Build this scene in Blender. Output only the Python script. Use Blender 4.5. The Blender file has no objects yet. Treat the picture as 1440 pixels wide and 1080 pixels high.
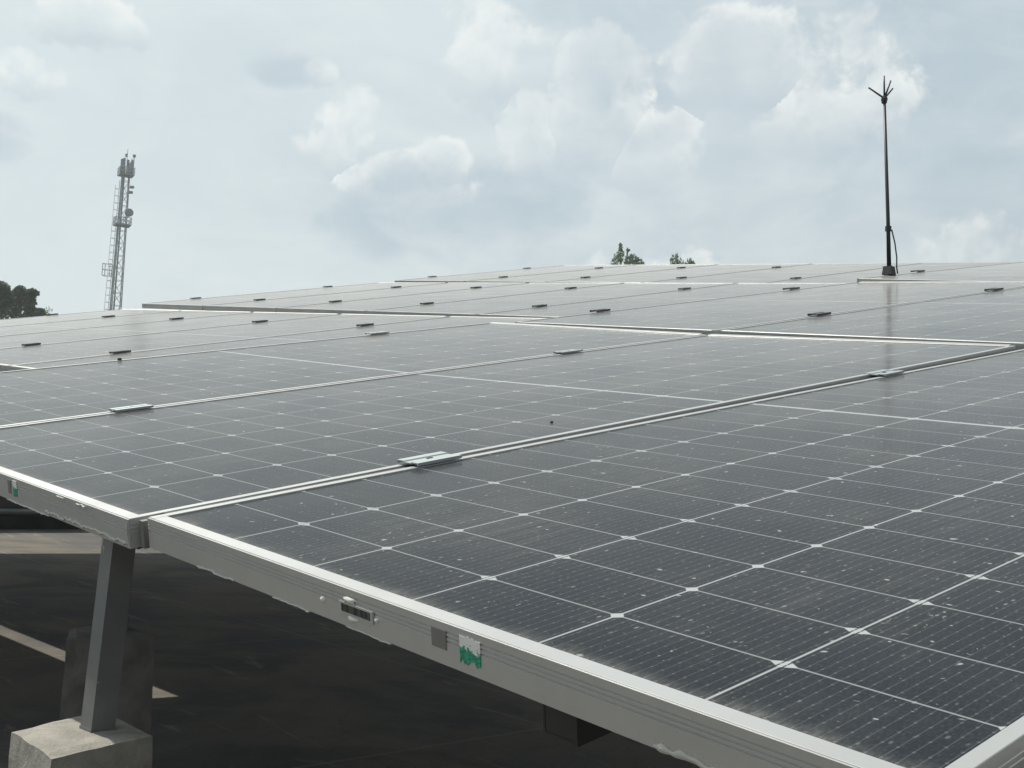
import bpy, bmesh, math, random
from mathutils import Vector, Matrix, noise
R = math.radians
sc = bpy.context.scene

# ------------------------------------------------------------------ camera
cam = bpy.data.cameras.new("camera"); camo = bpy.data.objects.new("camera", cam)
sc.collection.objects.link(camo); sc.camera = camo
cam.sensor_width = 36; cam.lens = 40.05; cam.clip_start = 0.05; cam.clip_end = 6000
_r = Vector((0.668788, 0.741611, 0.052314)); _u = Vector((0.015026, -0.083836, 0.996366)); _f = Vector((-0.743302, 0.665571, 0.067212))
CAM = Vector((1.47111, -0.66631, 0.10175))
camo.matrix_world = Matrix(((_r.x, _u.x, -_f.x, CAM.x), (_r.y, _u.y, -_f.y, CAM.y), (_r.z, _u.z, -_f.z, CAM.z), (0, 0, 0, 1)))

# ------------------------------------------------------------------ world: hazy sky with cumulus
SUN_DIR = Vector((-0.70, -0.10, 1.0)).normalized()
SUN_EL = math.asin(SUN_DIR.z)
world = bpy.data.worlds.new("World"); sc.world = world; world.use_nodes = True


class NT:
    """small helper to wire shader nodes"""
    def __init__(self, tree):
        self.t = tree; self.n = tree.nodes; self.l = tree.links
    def node(self, typ, **kw):
        n = self.n.new(typ)
        for k, v in kw.items(): setattr(n, k, v)
        return n
    def put(self, sock, v):
        if isinstance(v, bpy.types.NodeSocket): self.l.new(v, sock)
        elif v is not None:
            if sock.type == 'RGBA' and len(v) == 3: v = (*v, 1)
            sock.default_value = v
    def m(self, op, a, b=None, c=None, clamp=False):
        n = self.node('ShaderNodeMath', operation=op, use_clamp=clamp)
        for i, v in enumerate((a, b, c)): self.put(n.inputs[i], v)
        return n.outputs[0]
    def vm(self, op, a, b=None, scale=None):
        n = self.node('ShaderNodeVectorMath', operation=op)
        self.put(n.inputs[0], a); self.put(n.inputs[1], b)
        if scale is not None: self.put(n.inputs['Scale'], scale)
        return n.outputs['Value'] if op in ('DOT_PRODUCT', 'LENGTH') else n.outputs[0]
    def ss(self, x, lo, hi, a=0.0, b=1.0):
        n = self.node('ShaderNodeMapRange', interpolation_type='SMOOTHSTEP')
        self.put(n.inputs[0], x); self.put(n.inputs[1], lo); self.put(n.inputs[2], hi); self.put(n.inputs[3], a); self.put(n.inputs[4], b)
        return n.outputs[0]
    def lin(self, x, lo, hi, a=0.0, b=1.0):
        n = self.node('ShaderNodeMapRange')
        self.put(n.inputs[0], x); self.put(n.inputs[1], lo); self.put(n.inputs[2], hi); self.put(n.inputs[3], a); self.put(n.inputs[4], b)
        return n.outputs[0]
    def noise(self, vec, scale, detail=2, rough=.5, dist=0.0, col=False):
        n = self.node('ShaderNodeTexNoise')
        self.put(n.inputs['Vector'], vec); n.inputs['Scale'].default_value = scale
        n.inputs['Detail'].default_value = detail; n.inputs['Roughness'].default_value = rough; n.inputs['Distortion'].default_value = dist
        return n.outputs['Color'] if col else n.outputs[0]
    def mix(self, fac, a, b):
        n = self.node('ShaderNodeMix', data_type='RGBA')
        self.put(n.inputs[0], fac); self.put(n.inputs[6], a); self.put(n.inputs[7], b)
        return n.outputs[2]
    def sep(self, v):
        n = self.node('ShaderNodeSeparateXYZ'); self.put(n.inputs[0], v); return n.outputs
    def comb(self, x, y, z):
        n = self.node('ShaderNodeCombineXYZ')
        for i, v in enumerate((x, y, z)): self.put(n.inputs[i], v)
        return n.outputs[0]


def build_sky():
    w = NT(world.node_tree); w.n.clear()
    out = w.node('ShaderNodeOutputWorld'); bg = w.node('ShaderNodeBackground')
    w.l.new(bg.outputs[0], out.inputs[0]); bg.inputs[1].default_value = 0.115
    sky = w.node('ShaderNodeTexSky', sky_type='NISHITA', sun_disc=False)
    sky.sun_elevation = SUN_EL; sky.sun_rotation = math.atan2(SUN_DIR.x, SUN_DIR.y)
    sky.air_density = 1.3; sky.dust_density = 4.0
    d = w.node('ShaderNodeTexCoord').outputs['Generated']
    d = w.vm('NORMALIZE', d)
    s = w.sep(d)
    # azimuth / elevation of the view direction, in degrees
    az = w.m('MULTIPLY', w.m('ARCTAN2', s[1], s[0]), 180 / math.pi)
    el = w.m('MULTIPLY', w.m('ARCSINE', s[2]), 180 / math.pi)
    wob = w.noise(d, 24, 9, .62, 0, True)
    wv = w.sep(w.vm('SUBTRACT', wob, (.5, .5, .5)))
    big = w.noise(w.comb(w.m('MULTIPLY', az, .055), w.m('MULTIPLY', el, .11), 3.1), 1.0, 5, .55, .4)
    mid = w.noise(w.comb(w.m('MULTIPLY', az, .16), w.m('MULTIPLY', el, .3), 7.7), 1.0, 6, .6, .6)
    # veil of high cloud over the blue
    sky_c = sky.outputs[0]
    pale = (6.0, 6.75, 6.95)
    grey = (4.95, 5.75, 6.15)
    veil = w.mix(w.ss(big, .38, .60), grey, pale)
    veil = w.mix(w.ss(mid, .45, .75, 0, .30), veil, (6.9, 7.3, 7.35))
    col = w.mix(.90, sky_c, veil)
    # paler towards the left of the view (nearer the sun) and the horizon
    col = w.mix(w.ss(az, 128, 170, 0, .72), col, (6.0, 6.85, 7.05))
    def blob(a, e, ra, re, soft, noiseamp, hardness=1.0):
        x = w.m('DIVIDE', w.m('ADD', w.m('SUBTRACT', az, a), w.m('MULTIPLY', wv[0], noiseamp * ra)), ra)
        y = w.m('DIVIDE', w.m('ADD', w.m('SUBTRACT', el, e), w.m('MULTIPLY', wv[1], noiseamp * re)), re)
        rr = w.m('ADD', w.m('MULTIPLY', x, x), w.m('MULTIPLY', y, y))
        return w.ss(rr, 1.0 + soft, 1.0 - soft), x, y
    # blue-grey shaded undersides and gaps
    for (a, e, ra, re, f) in SHADES:
        k, x, y = blob(a, e, ra, re, .85, 1.6)
        col = w.mix(w.m('MULTIPLY', k, f), col, (3.95, 4.9, 5.5))
    # cumulus: envelopes (flatter below) carved by fractal noise, lit from above
    env = None
    for (a, e, ra, re, f) in HEADS:
        x = w.m('DIVIDE', w.m('ADD', w.m('SUBTRACT', az, a), w.m('MULTIPLY', wv[0], 1.5)), ra)
        y = w.m('DIVIDE', w.m('ADD', w.m('SUBTRACT', el, e), w.m('MULTIPLY', wv[1], 1.5)), re)
        v = w.m('MULTIPLY', w.m('SUBTRACT', 1.0, w.m('ADD', w.m('MULTIPLY', x, x), w.m('MULTIPLY', y, y))), f)
        v = w.m('MAXIMUM', v, -.6)
        hgt = w.m('MULTIPLY', w.ss(v, -.2, .4), w.m('ADD', y, .15))
        env = (v, y) if env is None else (w.m('MAXIMUM', env[0], v), w.m('ADD', w.m('MULTIPLY', env[1], w.m('GREATER_THAN', env[0], v)), w.m('MULTIPLY', y, w.m('LESS_THAN', env[0], v))))
    env, yy = env
    def dens(off):
        n = w.noise(w.vm('ADD', d, off), 20, 10, .58, .15)
        return w.m('ADD', env, w.m('MULTIPLY', w.m('SUBTRACT', n, .5), 2.3)), n
    d0, n0 = dens((0, 0, 0)); d1, n1 = dens((-.004, .004, .014))
    edge = w.ss(d0, .0, .34)
    depth = w.ss(d0, .30, 1.05)
    relief = w.m('ADD', .70, w.m('MULTIPLY', w.m('SUBTRACT', n0, n1), 3.6), clamp=True)
    top = w.ss(yy, -.75, .15, .06, 1)
    br = w.m('MULTIPLY', w.m('MULTIPLY', edge, w.m('SUBTRACT', 1.0, w.m('MULTIPLY', depth, .80))), w.m('MULTIPLY', top, relief))
    br = w.m('MULTIPLY', br, w.ss(w.noise(d, 7.5, 4, .6, .5), .34, .60, .42, 1))
    und = w.m('MULTIPLY', edge, w.ss(yy, .1, -.8, 0, .55))
    col = w.mix(und, col, (4.5, 5.35, 5.85))
    col = w.mix(w.m('MULTIPLY', br, .80), col, (7.9, 8.1, 7.95))
    # thin ragged stratus over everything
    thin = w.ss(w.noise(w.vm('MULTIPLY', d, (1, 1, 2.2)), 9, 9, .6, .6), .42, .74)
    col = w.mix(w.m('MULTIPLY', thin, .26), col, (7.5, 7.85, 7.8))
    # soft brightening towards the sun
    sd = w.vm('DOT_PRODUCT', d, tuple(SUN_DIR))
    glow = w.m('MULTIPLY', w.ss(sd, .80, 1.0, 1.0, 1.35), w.ss(sd, -.75, .50, .30, 1.0))
    col = w.vm('SCALE', col, scale=glow)
    # below the horizon: dull ground haze
    col = w.mix(w.ss(el, 0, -3), col, (2.3, 2.3, 2.0))
    w.l.new(col, bg.inputs[0])


# (azimuth deg, elevation deg, half width, half height, strength)
SHADES = [(141.5, 12.6, 5.6, 2.2, .75), (145.5, 11.4, 2.4, 1.8, .55), (136.4, 14.2, 2.2, 2.6, .5), (132.8, 17.2, 2.6, 1.6, .55),
          (118.5, 20.5, 6.5, 5.2, .75), (150.2, 18.2, 1.7, .7, .6), (130.8, 10.0, 2.8, 2.0, .45), (164.5, 13.4, 2.0, 1.2, .5),
          (134.5, 22.6, 4.2, 1.6, .5), (115.8, 13.6, 2.6, 2.6, .45), (121.0, 14.5, 3.2, 2.8, .3)]
HEADS = [(144.2, 13.5, 4.2, 1.8, 1.0), (142.4, 14.3, 1.8, 1.8, 1.0), (147.2, 15.2, 2.2, 2.6, .55), (134.6, 17.6, 3.2, 4.2, .9),
         (131.8, 15.6, 2.9, 2.4, .8), (137.9, 16.2, 1.7, 3.4, .6), (127.4, 20.0, 4.4, 3.0, 1.0), (122.8, 18.2, 4.4, 4.2, .45),
         (149.0, 18.5, 1.2, 1.0, .8), (130.6, 9.0, 4.4, 2.2, .55), (116.6, 10.4, 3.2, 2.4, .40),
         (163.0, 16.2, 2.6, 1.4, .5), (160.4, 19.2, 3.6, 1.4, .6), (139.8, 19.6, 3.2, 2.8, .42)]
build_sky()

sun = bpy.data.lights.new("sun", 'SUN'); suno = bpy.data.objects.new("sun", sun); sc.collection.objects.link(suno)
sun.energy = 4.3; sun.angle = R(0.6); sun.color = (1.0, .94, .84)
suno.rotation_euler = SUN_DIR.to_track_quat('Z', 'Y').to_euler()

sc.view_settings.view_transform = 'Standard'; sc.view_settings.look = 'None'
sc.view_settings.exposure = 0.0; sc.view_settings.gamma = 1.0
sc.cycles.max_bounces = 8; sc.cycles.use_denoising = True

# ------------------------------------------------------------------ helpers
ROOF_Z = -0.78
random.seed(7)


class MB:
    """collects shapes, then links them as ONE mesh object"""
    def __init__(s): s.v = []; s.f = []
    def add(s, vs, fs):
        o = len(s.v); s.v += [tuple(v) for v in vs]; s.f += [tuple(i + o for i in f) for f in fs]; return s
    def box(s, x0, x1, y0, y1, z0, z1, M=None):
        vs = [Vector((x, y, z)) for z in (z0, z1) for y in (y0, y1) for x in (x0, x1)]
        if M: vs = [M @ v for v in vs]
        return s.add(vs, [(0, 2, 3, 1), (4, 5, 7, 6), (0, 1, 5, 4), (2, 6, 7, 3), (0, 4, 6, 2), (1, 3, 7, 5)])
    def tube(s, pts, r, n=8, cap=True):
        pts = [Vector(p) for p in pts]
        rr = r if isinstance(r, (list, tuple)) else [r] * len(pts)
        rings = []
        for i, p in enumerate(pts):
            t = (pts[min(i + 1, len(pts) - 1)] - pts[max(i - 1, 0)]).normalized()
            a = Vector((0, 0, 1)) if abs(t.z) < .9 else Vector((1, 0, 0))
            b = t.cross(a).normalized(); c = t.cross(b)
            rings.append([p + (b * math.cos(k * 2 * math.pi / n) + c * math.sin(k * 2 * math.pi / n)) * rr[i] for k in range(n)])
        vs = [v for q in rings for v in q]; fs = []
        for i in range(len(pts) - 1):
            for k in range(n):
                a, b2 = i * n + k, i * n + (k + 1) % n
                fs.append((a, b2, b2 + n, a + n))
        if cap: fs.append(tuple(range(n))[::-1]); fs.append(tuple(range(len(vs) - n, len(vs))))
        return s.add(vs, fs)
    def extrude(s, prof, a, ex, ez, along):
        """closed profile (d, z) laid at point a with axes ex/ez, swept by vector along"""
        a, ex, ez, along = map(Vector, (a, ex, ez, along)); n = len(prof)
        v0 = [a + ex * p[0] + ez * p[1] for p in prof]; v1 = [v + along for v in v0]
        fs = [(i, (i + 1) % n, (i + 1) % n + n, i + n) for i in range(n)]
        return s.add(v0 + v1, fs + [tuple(range(n))[::-1], tuple(range(n, 2 * n))])
    def mesh(s, name, mat, smooth=False):
        me = bpy.data.meshes.new(name); me.from_pydata(s.v, [], s.f); me.update()
        bm = bmesh.new(); bm.from_mesh(me); bmesh.ops.recalc_face_normals(bm, faces=bm.faces); bm.to_mesh(me); bm.free()
        if mat: me.materials.append(mat)
        if smooth: me.polygons.foreach_set('use_smooth', [True] * len(me.polygons))
        return me
    def build(s, name, mat, parent=None, smooth=False):
        return link(name, s.mesh(name, mat, smooth), parent)


def link(name, data, parent=None, M=None):
    o = bpy.data.objects.new(name, data); sc.collection.objects.link(o)
    if parent: o.parent = parent
    if M is not None: o.matrix_world = M
    return o


def tag(o, label=None, cat=None, group=None, kind=None):
    if label: o['label'] = label
    if cat: o['category'] = cat
    if group: o['group'] = group
    if kind: o['kind'] = kind
    return o


def empty(name, M):
    o = bpy.data.objects.new(name, None); o.empty_display_size = .1; sc.collection.objects.link(o)
    o.matrix_world = M if isinstance(M, Matrix) else Matrix.Translation(Vector(M)); return o


def copy_tree(o, parent=None):
    c = o.copy(); sc.collection.objects.link(c)
    if parent: c.parent = parent
    for ch in list(o.children): copy_tree(ch, c)
    return c


def mat_new(name):
    m = bpy.data.materials.new(name); m.use_nodes = True; t = NT(m.node_tree)
    b = t.n['Principled BSDF']; return m, t, b


def frame_mat(o, x, y):
    x = Vector(x).normalized(); y = Vector(y); y = (y - x * y.dot(x)).normalized(); z = x.cross(y); o = Vector(o)
    return Matrix(((x.x, y.x, z.x, o.x), (x.y, y.y, z.y, o.y), (x.z, y.z, z.z, o.z), (0, 0, 0, 1)))


# ------------------------------------------------------------------ materials
W, L, DEP = 1.127, 2.616, 0.042      # panel outer size
PU, PV = 0.1838, 0.10753             # cell pitch across / along
X0, Y0 = 0.012, 0.014                # first cell line
MID = 0.012                          # wider gap at mid length


def make_glass():
    m, t, b = mat_new("panel_glass")
    p = t.node('ShaderNodeTexCoord').outputs['Object']
    s = t.sep(p); x = t.m('SUBTRACT', s[0], X0); y0 = t.m('SUBTRACT', s[1], Y0)
    upper = t.m('GREATER_THAN', y0, 12 * PV + MID / 2)
    y = t.m('SUBTRACT', y0, t.m('MULTIPLY', upper, MID))
    cx = t.m('DIVIDE', x, PU); cy = t.m('DIVIDE', y, PV)
    ix = t.m('ROUND', cx); iy = t.m('ROUND', cy)
    dx = t.m('MULTIPLY', t.m('ABSOLUTE', t.m('SUBTRACT', cx, ix)), PU)   # distance to nearest cell line, metres
    dy = t.m('MULTIPLY', t.m('ABSOLUTE', t.m('SUBTRACT', cy, iy)), PV)
    odd = t.m('ABSOLUTE', t.m('MODULO', ix, 2.0))
    inside = t.m('MULTIPLY', t.m('GREATER_THAN', x, .004), t.m('LESS_THAN', x, 6 * PU - .004))
    inside = t.m('MULTIPLY', inside, t.m('MULTIPLY', t.m('GREATER_THAN', y0, .004), t.m('LESS_THAN', y0, 24 * PV + MID - .004)))
    lx = t.m('MULTIPLY', t.ss(dx, .0018, .0008), .85)
    ly = t.m('MULTIPLY', t.ss(dy, .0016, .0007), .60)
    dia = t.m('ADD', t.m('MULTIPLY', dx, t.lin(odd, 0, 1, 1.15, .68)), t.m('MULTIPLY', dy, 1.1))
    dia = t.ss(dia, .0102, .0086)
    slit = t.m('MULTIPLY', odd, t.m('MULTIPLY', t.ss(t.m('ABSOLUTE', t.m('SUBTRACT', dx, .0030)), .0013, .0006), t.ss(dy, .012, .008)))
    dia = t.m('MULTIPLY', dia, t.m('SUBTRACT', 1.0, t.m('MULTIPLY', slit, .9)))
    mid = t.ss(t.m('ABSOLUTE', t.m('SUBTRACT', y0, 12 * PV + MID / 2)), .0058, .0044)
    grid = t.m('MULTIPLY', t.m('MAXIMUM', t.m('MAXIMUM', lx, ly), t.m('MAXIMUM', dia, mid)), inside)
    # busbar wires along the panel with solder pads
    bw = PU / 16.0
    fb = t.m('MULTIPLY', t.m('ABSOLUTE', t.m('SUBTRACT', t.m('FRACT', t.m('DIVIDE', x, bw)), .5)), bw)
    wire = t.m('MULTIPLY', t.ss(fb, .0007, .0003), .22)
    py = t.m('MULTIPLY', t.m('ABSOLUTE', t.m('SUBTRACT', t.m('FRACT', t.m('DIVIDE', y, PV / 5.0)), .5)), PV / 5.0)
    pad = t.m('MULTIPLY', t.ss(t.m('ADD', fb, t.m('MULTIPLY', py, .5)), .0016, .0009), .42)
    bus = t.m('MAXIMUM', wire, pad)
    # dust: a thin even film, thicker drift along the low edge, drip streaks, specks and droppings
    oi = t.node('ShaderNodeObjectInfo')
    pp = t.vm('ADD', p, t.comb(t.m('MULTIPLY', oi.outputs['Random'], 37.0), t.m('MULTIPLY', oi.outputs['Random'], 91.0), 0))
    n1 = t.noise(pp, 3.0, 5, .6); n2 = t.noise(pp, 45, 4, .65)
    stv = t.vm('MULTIPLY', pp, (70, 6, 1)); st = t.noise(stv, 1.0, 3, .6)
    e1 = t.noise(t.vm('MULTIPLY', pp, (24, 3, 1)), 1.0, 4, .62)
    fine = t.noise(t.vm('MULTIPLY', pp, (190, 70, 1)), 1.0, 5, .75)
    low = t.ss(t.m('ADD', s[1], t.m('MULTIPLY', t.m('SUBTRACT', e1, .5), .045)), .050, .006)
    low = t.m('MULTIPLY', t.m('MULTIPLY', t.m('POWER', low, 1.6), t.m('ADD', .10, t.m('MULTIPLY', t.ss(fine, .25, .8), 1.1))), .50)
    dust = t.m('MULTIPLY', t.m('MULTIPLY', t.ss(st, .35, .75), t.ss(n1, .42, .66)), .075)
    dust = t.m('ADD', dust, low)
    vor = t.node('ShaderNodeTexVoronoi', feature='F1'); t.put(vor.inputs['Vector'], t.vm('ADD', pp, t.vm('SCALE', t.vm('SUBTRACT', t.noise(pp, 60, 2, .5, 0, True), (.5, .5, .5)), scale=.018)))
    vor.inputs['Scale'].default_value = 42; vs = t.sep(vor.outputs['Color'])
    spot = t.m('MULTIPLY', t.ss(vor.outputs['Distance'], t.lin(vs[1], 0, 1, .05, .20), .02), t.m('GREATER_THAN', vs[0], .55))
    vor2 = t.node('ShaderNodeTexVoronoi', feature='F1'); t.put(vor2.inputs['Vector'], t.vm('MULTIPLY', pp, (1, .45, 1))); vor2.inputs['Scale'].default_value = 130
    v2 = t.sep(vor2.outputs['Color'])
    fleck = t.m('MULTIPLY', t.ss(vor2.outputs['Distance'], .26, .10), t.m('GREATER_THAN', t.m('ADD', v2[0], t.m('MULTIPLY', n1, .8)), 1.22))
    vor3 = t.node('ShaderNodeTexVoronoi', feature='F1'); t.put(vor3.inputs['Vector'], t.vm('MULTIPLY', t.vm('ADD', pp, t.vm('SCALE', t.noise(pp, 30, 3, .6, 0, True), scale=.05)), (1, 1.6, 1))); vor3.inputs['Scale'].default_value = 85
    v3 = t.sep(vor3.outputs['Color'])
    dash = t.m('MULTIPLY', t.ss(vor3.outputs['Distance'], .16, .06), t.m('MULTIPLY', t.m('GREATER_THAN', t.m('ADD', v3[0], t.m('MULTIPLY', n1, .5)), .92), t.lin(v3[1], 0, 1, .05, .42)))
    gr = t.m('MULTIPLY', t.ss(t.noise(t.vm('MULTIPLY', pp, (420, 170, 1)), 1.0, 4, .75), .45, .75), .080)
    dust = t.m('ADD', dust, gr)
    specks = t.m('ADD', t.m('MULTIPLY', spot, t.lin(vs[2], 0, 1, .12, .6)), t.m('MULTIPLY', fleck, t.lin(v2[1], 0, 1, .0, .26)), clamp=True)
    specks = t.m('MAXIMUM', specks, dash)
    cellv = t.noise(t.comb(t.m('FLOOR', cx), t.m('FLOOR', cy), oi.outputs['Random']), 3.3, 0)
    cell = t.mix(cellv, (.0058, .0105, .0160), (.0098, .0158, .0232))
    col = t.mix(bus, cell, (.17, .18, .19))
    col = t.mix(grid, col, (.36, .38, .39))
    # even dust film: its optical depth grows as the line of sight gets shallower
    geo = t.node('ShaderNodeNewGeometry')
    cosv = t.m('MAXIMUM', t.m('ABSOLUTE', t.vm('DOT_PRODUCT', geo.outputs['Incoming'], geo.outputs['Normal'])), .004)
    tau = t.m('MULTIPLY', t.m('ADD', .45, n1), .0054)
    film = t.m('SUBTRACT', 1.0, t.m('EXPONENT', t.m('MULTIPLY', t.m('DIVIDE', tau, t.m('POWER', cosv, 1.7)), -1.0)))
    col = t.mix(film, col, (.54, .53, .505))
    col = t.mix(dust, col, (.36, .35, .32))
    col = t.mix(specks, col, (.60, .60, .57))
    t.put(b.inputs['Base Color'], col)
    rough = t.m('ADD', .09, t.m('MULTIPLY', t.m('ADD', n1, n2), .08))
    t.put(b.inputs['Roughness'], t.m('ADD', rough, t.m('MULTIPLY', specks, .5), clamp=True))
    b.inputs['IOR'].default_value = 1.23
    t.put(b.inputs['Specular IOR Level'], t.m('MULTIPLY', .08, t.m('SUBTRACT', 1.0, film)))
    return m


def make_alu(name, base, rough, dirt, metallic=.85):
    m, t, b = mat_new(name)
    p = t.node('ShaderNodeTexCoord').outputs['Object']
    oi = t.node('ShaderNodeObjectInfo')
    pp = t.vm('ADD', p, t.comb(t.m('MULTIPLY', oi.outputs['Random'], 11.0), 0, 0))
    n1 = t.noise(pp, 9, 5, .62); n2 = t.noise(t.vm('MULTIPLY', pp, (3, 3, 120)), 1.0, 3, .6); n3 = t.noise(pp, 120, 3, .7)
    n4 = t.noise(t.vm('MULTIPLY', pp, (90, 90, 6)), 1.0, 2, .6)
    d = t.m('MULTIPLY', t.m('ADD', t.ss(n1, .38, .72), t.m('MULTIPLY', n4, .35)), dirt, clamp=True)
    c = t.mix(d, base, (.28, .265, .24))
    c = t.mix(t.ss(n3, .66, .76, 0, .35), c, (.62, .60, .55))
    t.put(b.inputs['Base Color'], c)
    t.put(b.inputs['Metallic'], t.m('SUBTRACT', metallic, t.m('MULTIPLY', d, .6), clamp=True))
    t.put(b.inputs['Roughness'], t.m('ADD', rough, t.m('MULTIPLY', n2, .16), clamp=True))
    bp = t.node('ShaderNodeBump'); bp.inputs['Strength'].default_value = .15; bp.inputs['Distance'].default_value = .001
    t.put(bp.inputs['Height'], n2); t.l.new(bp.outputs[0], b.inputs['Normal'])
    return m


def make_concrete(name, c0, c1, scale=6.0, bump=.4):
    m, t, b = mat_new(name)
    p = t.node('ShaderNodeTexCoord').outputs['Object']
    n1 = t.noise(p, scale, 6, .6, .3); n2 = t.noise(p, scale * 14, 4, .7); n3 = t.noise(p, scale * .25, 4, .55, .6)
    c = t.mix(t.ss(n1, .3, .7), c0, c1)
    c = t.mix(t.ss(n3, .5, .66, 0, .55), c, tuple(v * .45 for v in c0))
    c = t.mix(t.ss(n2, .62, .75, 0, .5), c, tuple(min(1, v * 1.35) for v in c1))
    t.put(b.inputs['Base Color'], c); b.inputs['Roughness'].default_value = .92
    bp = t.node('ShaderNodeBump'); bp.inputs['Strength'].default_value = bump; bp.inputs['Distance'].default_value = .006
    t.put(bp.inputs['Height'], t.m('ADD', n1, t.m('MULTIPLY', n2, .5))); t.l.new(bp.outputs[0], b.inputs['Normal'])
    return m


def make_roof(name, c0, c1, scale, bump):
    m, t, b = mat_new(name)
    p = t.node('ShaderNodeTexCoord').outputs['Object']
    n1 = t.noise(p, 1.6, 7, .62, .4); n2 = t.noise(p, 60, 5, .7); n3 = t.noise(p, .8, 5, .55, 1.2)
    sc_ = t.noise(t.vm('MULTIPLY', p, (1.2, 7.0, 1)), 1.5, 5, .6, .8)
    c = t.mix(t.ss(n1, .32, .62), c0, c1)
    c = t.mix(t.ss(n3, .52, .66, 0, .6), c, (.040, .041, .041))          # old damp stains
    c = t.mix(t.ss(sc_, .60, .72, 0, .55), c, (.26, .245, .21))            # pale scuffs and dried silt
    c = t.mix(t.ss(n2, .60, .74, 0, .45), c, (.30, .27, .22))
    s = t.sep(p)
    jx = t.m('ABSOLUTE', t.m('SUBTRACT', t.m('FRACT', t.m('DIVIDE', t.m('ADD', s[0], .35), 1.9)), .5))
    jy = t.m('ABSOLUTE', t.m('SUBTRACT', t.m('FRACT', t.m('DIVIDE', t.m('ADD', s[1], .55), 1.9)), .5))
    j = t.m('MAXIMUM', t.ss(jx, .005, .002), t.ss(jy, .005, .002))
    c = t.mix(t.m('MULTIPLY', j, .4), c, (.24, .22, .19))                  # mortar joints between screed bays
    vo = t.node('ShaderNodeTexVoronoi', feature='DISTANCE_TO_EDGE'); t.put(vo.inputs['Vector'], t.vm('ADD', p, t.vm('SCALE', t.noise(p, 4, 4, .6, 0, True), scale=.25))); vo.inputs['Scale'].default_value = 1.1
    c = t.mix(t.ss(vo.outputs['Distance'], .005, .001, 0, .3), c, (.03, .03, .03))   # cracks
    t.put(b.inputs['Base Color'], c); b.inputs['Roughness'].default_value = .88
    bp = t.node('ShaderNodeBump'); bp.inputs['Strength'].default_value = bump; bp.inputs['Distance'].default_value = .005
    t.put(bp.inputs['Height'], t.m('ADD', n1, n2)); t.l.new(bp.outputs[0], b.inputs['Normal'])
    return m


def make_plain(name, c, rough=.6, metallic=0.0, var=.25, scale=30):
    m, t, b = mat_new(name)
    p = t.node('ShaderNodeTexCoord').outputs['Object']
    n = t.noise(p, scale, 4, .6)
    t.put(b.inputs['Base Color'], t.mix(n, tuple(v * (1 - var) for v in c), tuple(min(1, v * (1 + var)) for v in c)))
    b.inputs['Roughness'].default_value = rough; b.inputs['Metallic'].default_value = metallic
    return m


def make_leaf(name, c0, c1):
    m, t, b = mat_new(name)
    g = t.node('ShaderNodeNewGeometry'); oi = t.node('ShaderNodeTexCoord').outputs['Object']
    r = g.outputs['Random Per Island']
    n = t.noise(oi, .9, 3, .5)
    t.put(b.inputs['Base Color'], t.mix(t.m('MULTIPLY', t.m('ADD', r, n), .5), c0, c1))
    b.inputs['Roughness'].default_value = .55
    tr = t.node('ShaderNodeBsdfTranslucent'); tr.inputs[0].default_value = (*[v * .9 for v in c1], 1)
    mx = t.node('ShaderNodeMixShader'); mx.inputs[0].default_value = .35
    out = t.n['Material Output']; t.l.new(b.outputs[0], mx.inputs[1]); t.l.new(tr.outputs[0], mx.inputs[2]); t.l.new(mx.outputs[0], out.inputs[0])
    return m


M_GLASS = make_glass()
M_ALU = make_alu("anodised_aluminium", (.50, .505, .50), .32, .26, .55)
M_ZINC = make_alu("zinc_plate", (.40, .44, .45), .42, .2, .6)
M_ZINCD = make_alu('backlit_dark_zinc', (.10, .105, .108), .5, .2, .4)  # zinc plate darkened for far clamps; their backlit shade is in the colour
M_STEEL = make_alu("galvanised_steel", (.15, .157, .16), .48, .25, .4)
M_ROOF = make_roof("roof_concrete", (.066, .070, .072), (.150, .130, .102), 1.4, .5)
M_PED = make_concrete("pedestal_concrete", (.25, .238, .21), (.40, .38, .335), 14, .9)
M_PEDD = make_concrete('shade_darkened_concrete', (.14, .136, .128), (.22, .212, .198), 14, .5)  # pedestal concrete darkened, so the rear block's shade is painted into it
M_BLKS = make_plain('black_painted_steel', (.035, .036, .038), .5, .2, .2, 20)
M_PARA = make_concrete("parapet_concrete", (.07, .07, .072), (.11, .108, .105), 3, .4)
M_FILM = make_plain("peeling_film", (.44, .43, .39), .6, 0, .2, 60)
M_SEAMSHADE = make_plain("seam_shade_black", (.06, .06, .06), .7)  # near-black colour painting in the shade of the panel seam
M_GREYLAB = make_plain("grey_label", (.17, .165, .155), .55, 0, .12, 80)
M_BLACK = make_plain("black_metal", (.03, .032, .034), .45, .3)
M_TOWER = make_plain("tower_steel", (.30, .34, .36), .55, .2, .15, 2)
M_TOWERD = make_plain("antenna_grey", (.21, .24, .26), .6, 0, .15, 2)
M_BARK = make_plain("bark", (.10, .08, .06), .9, 0, .4, 4)
M_LEAFD = make_leaf("dark_leaves", (.028, .062, .038), (.075, .135, .075))
M_LEAFP = make_leaf("pale_leaves", (.12, .20, .12), (.23, .33, .20))
M_DEBRIS = make_plain("dry_debris", (.07, .055, .045), .9, 0, .4, 300)
M_SIL = make_plain("silicone_smear", (.66, .66, .62), .5, 0, .12, 200)
M_SLOT = make_plain("slot_dark", (.035, .035, .033), .8, 0, .5, 400)
M_TERR = make_concrete("terrain_soil", (.08, .09, .05), (.16, .15, .10), .02, .2)


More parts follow.
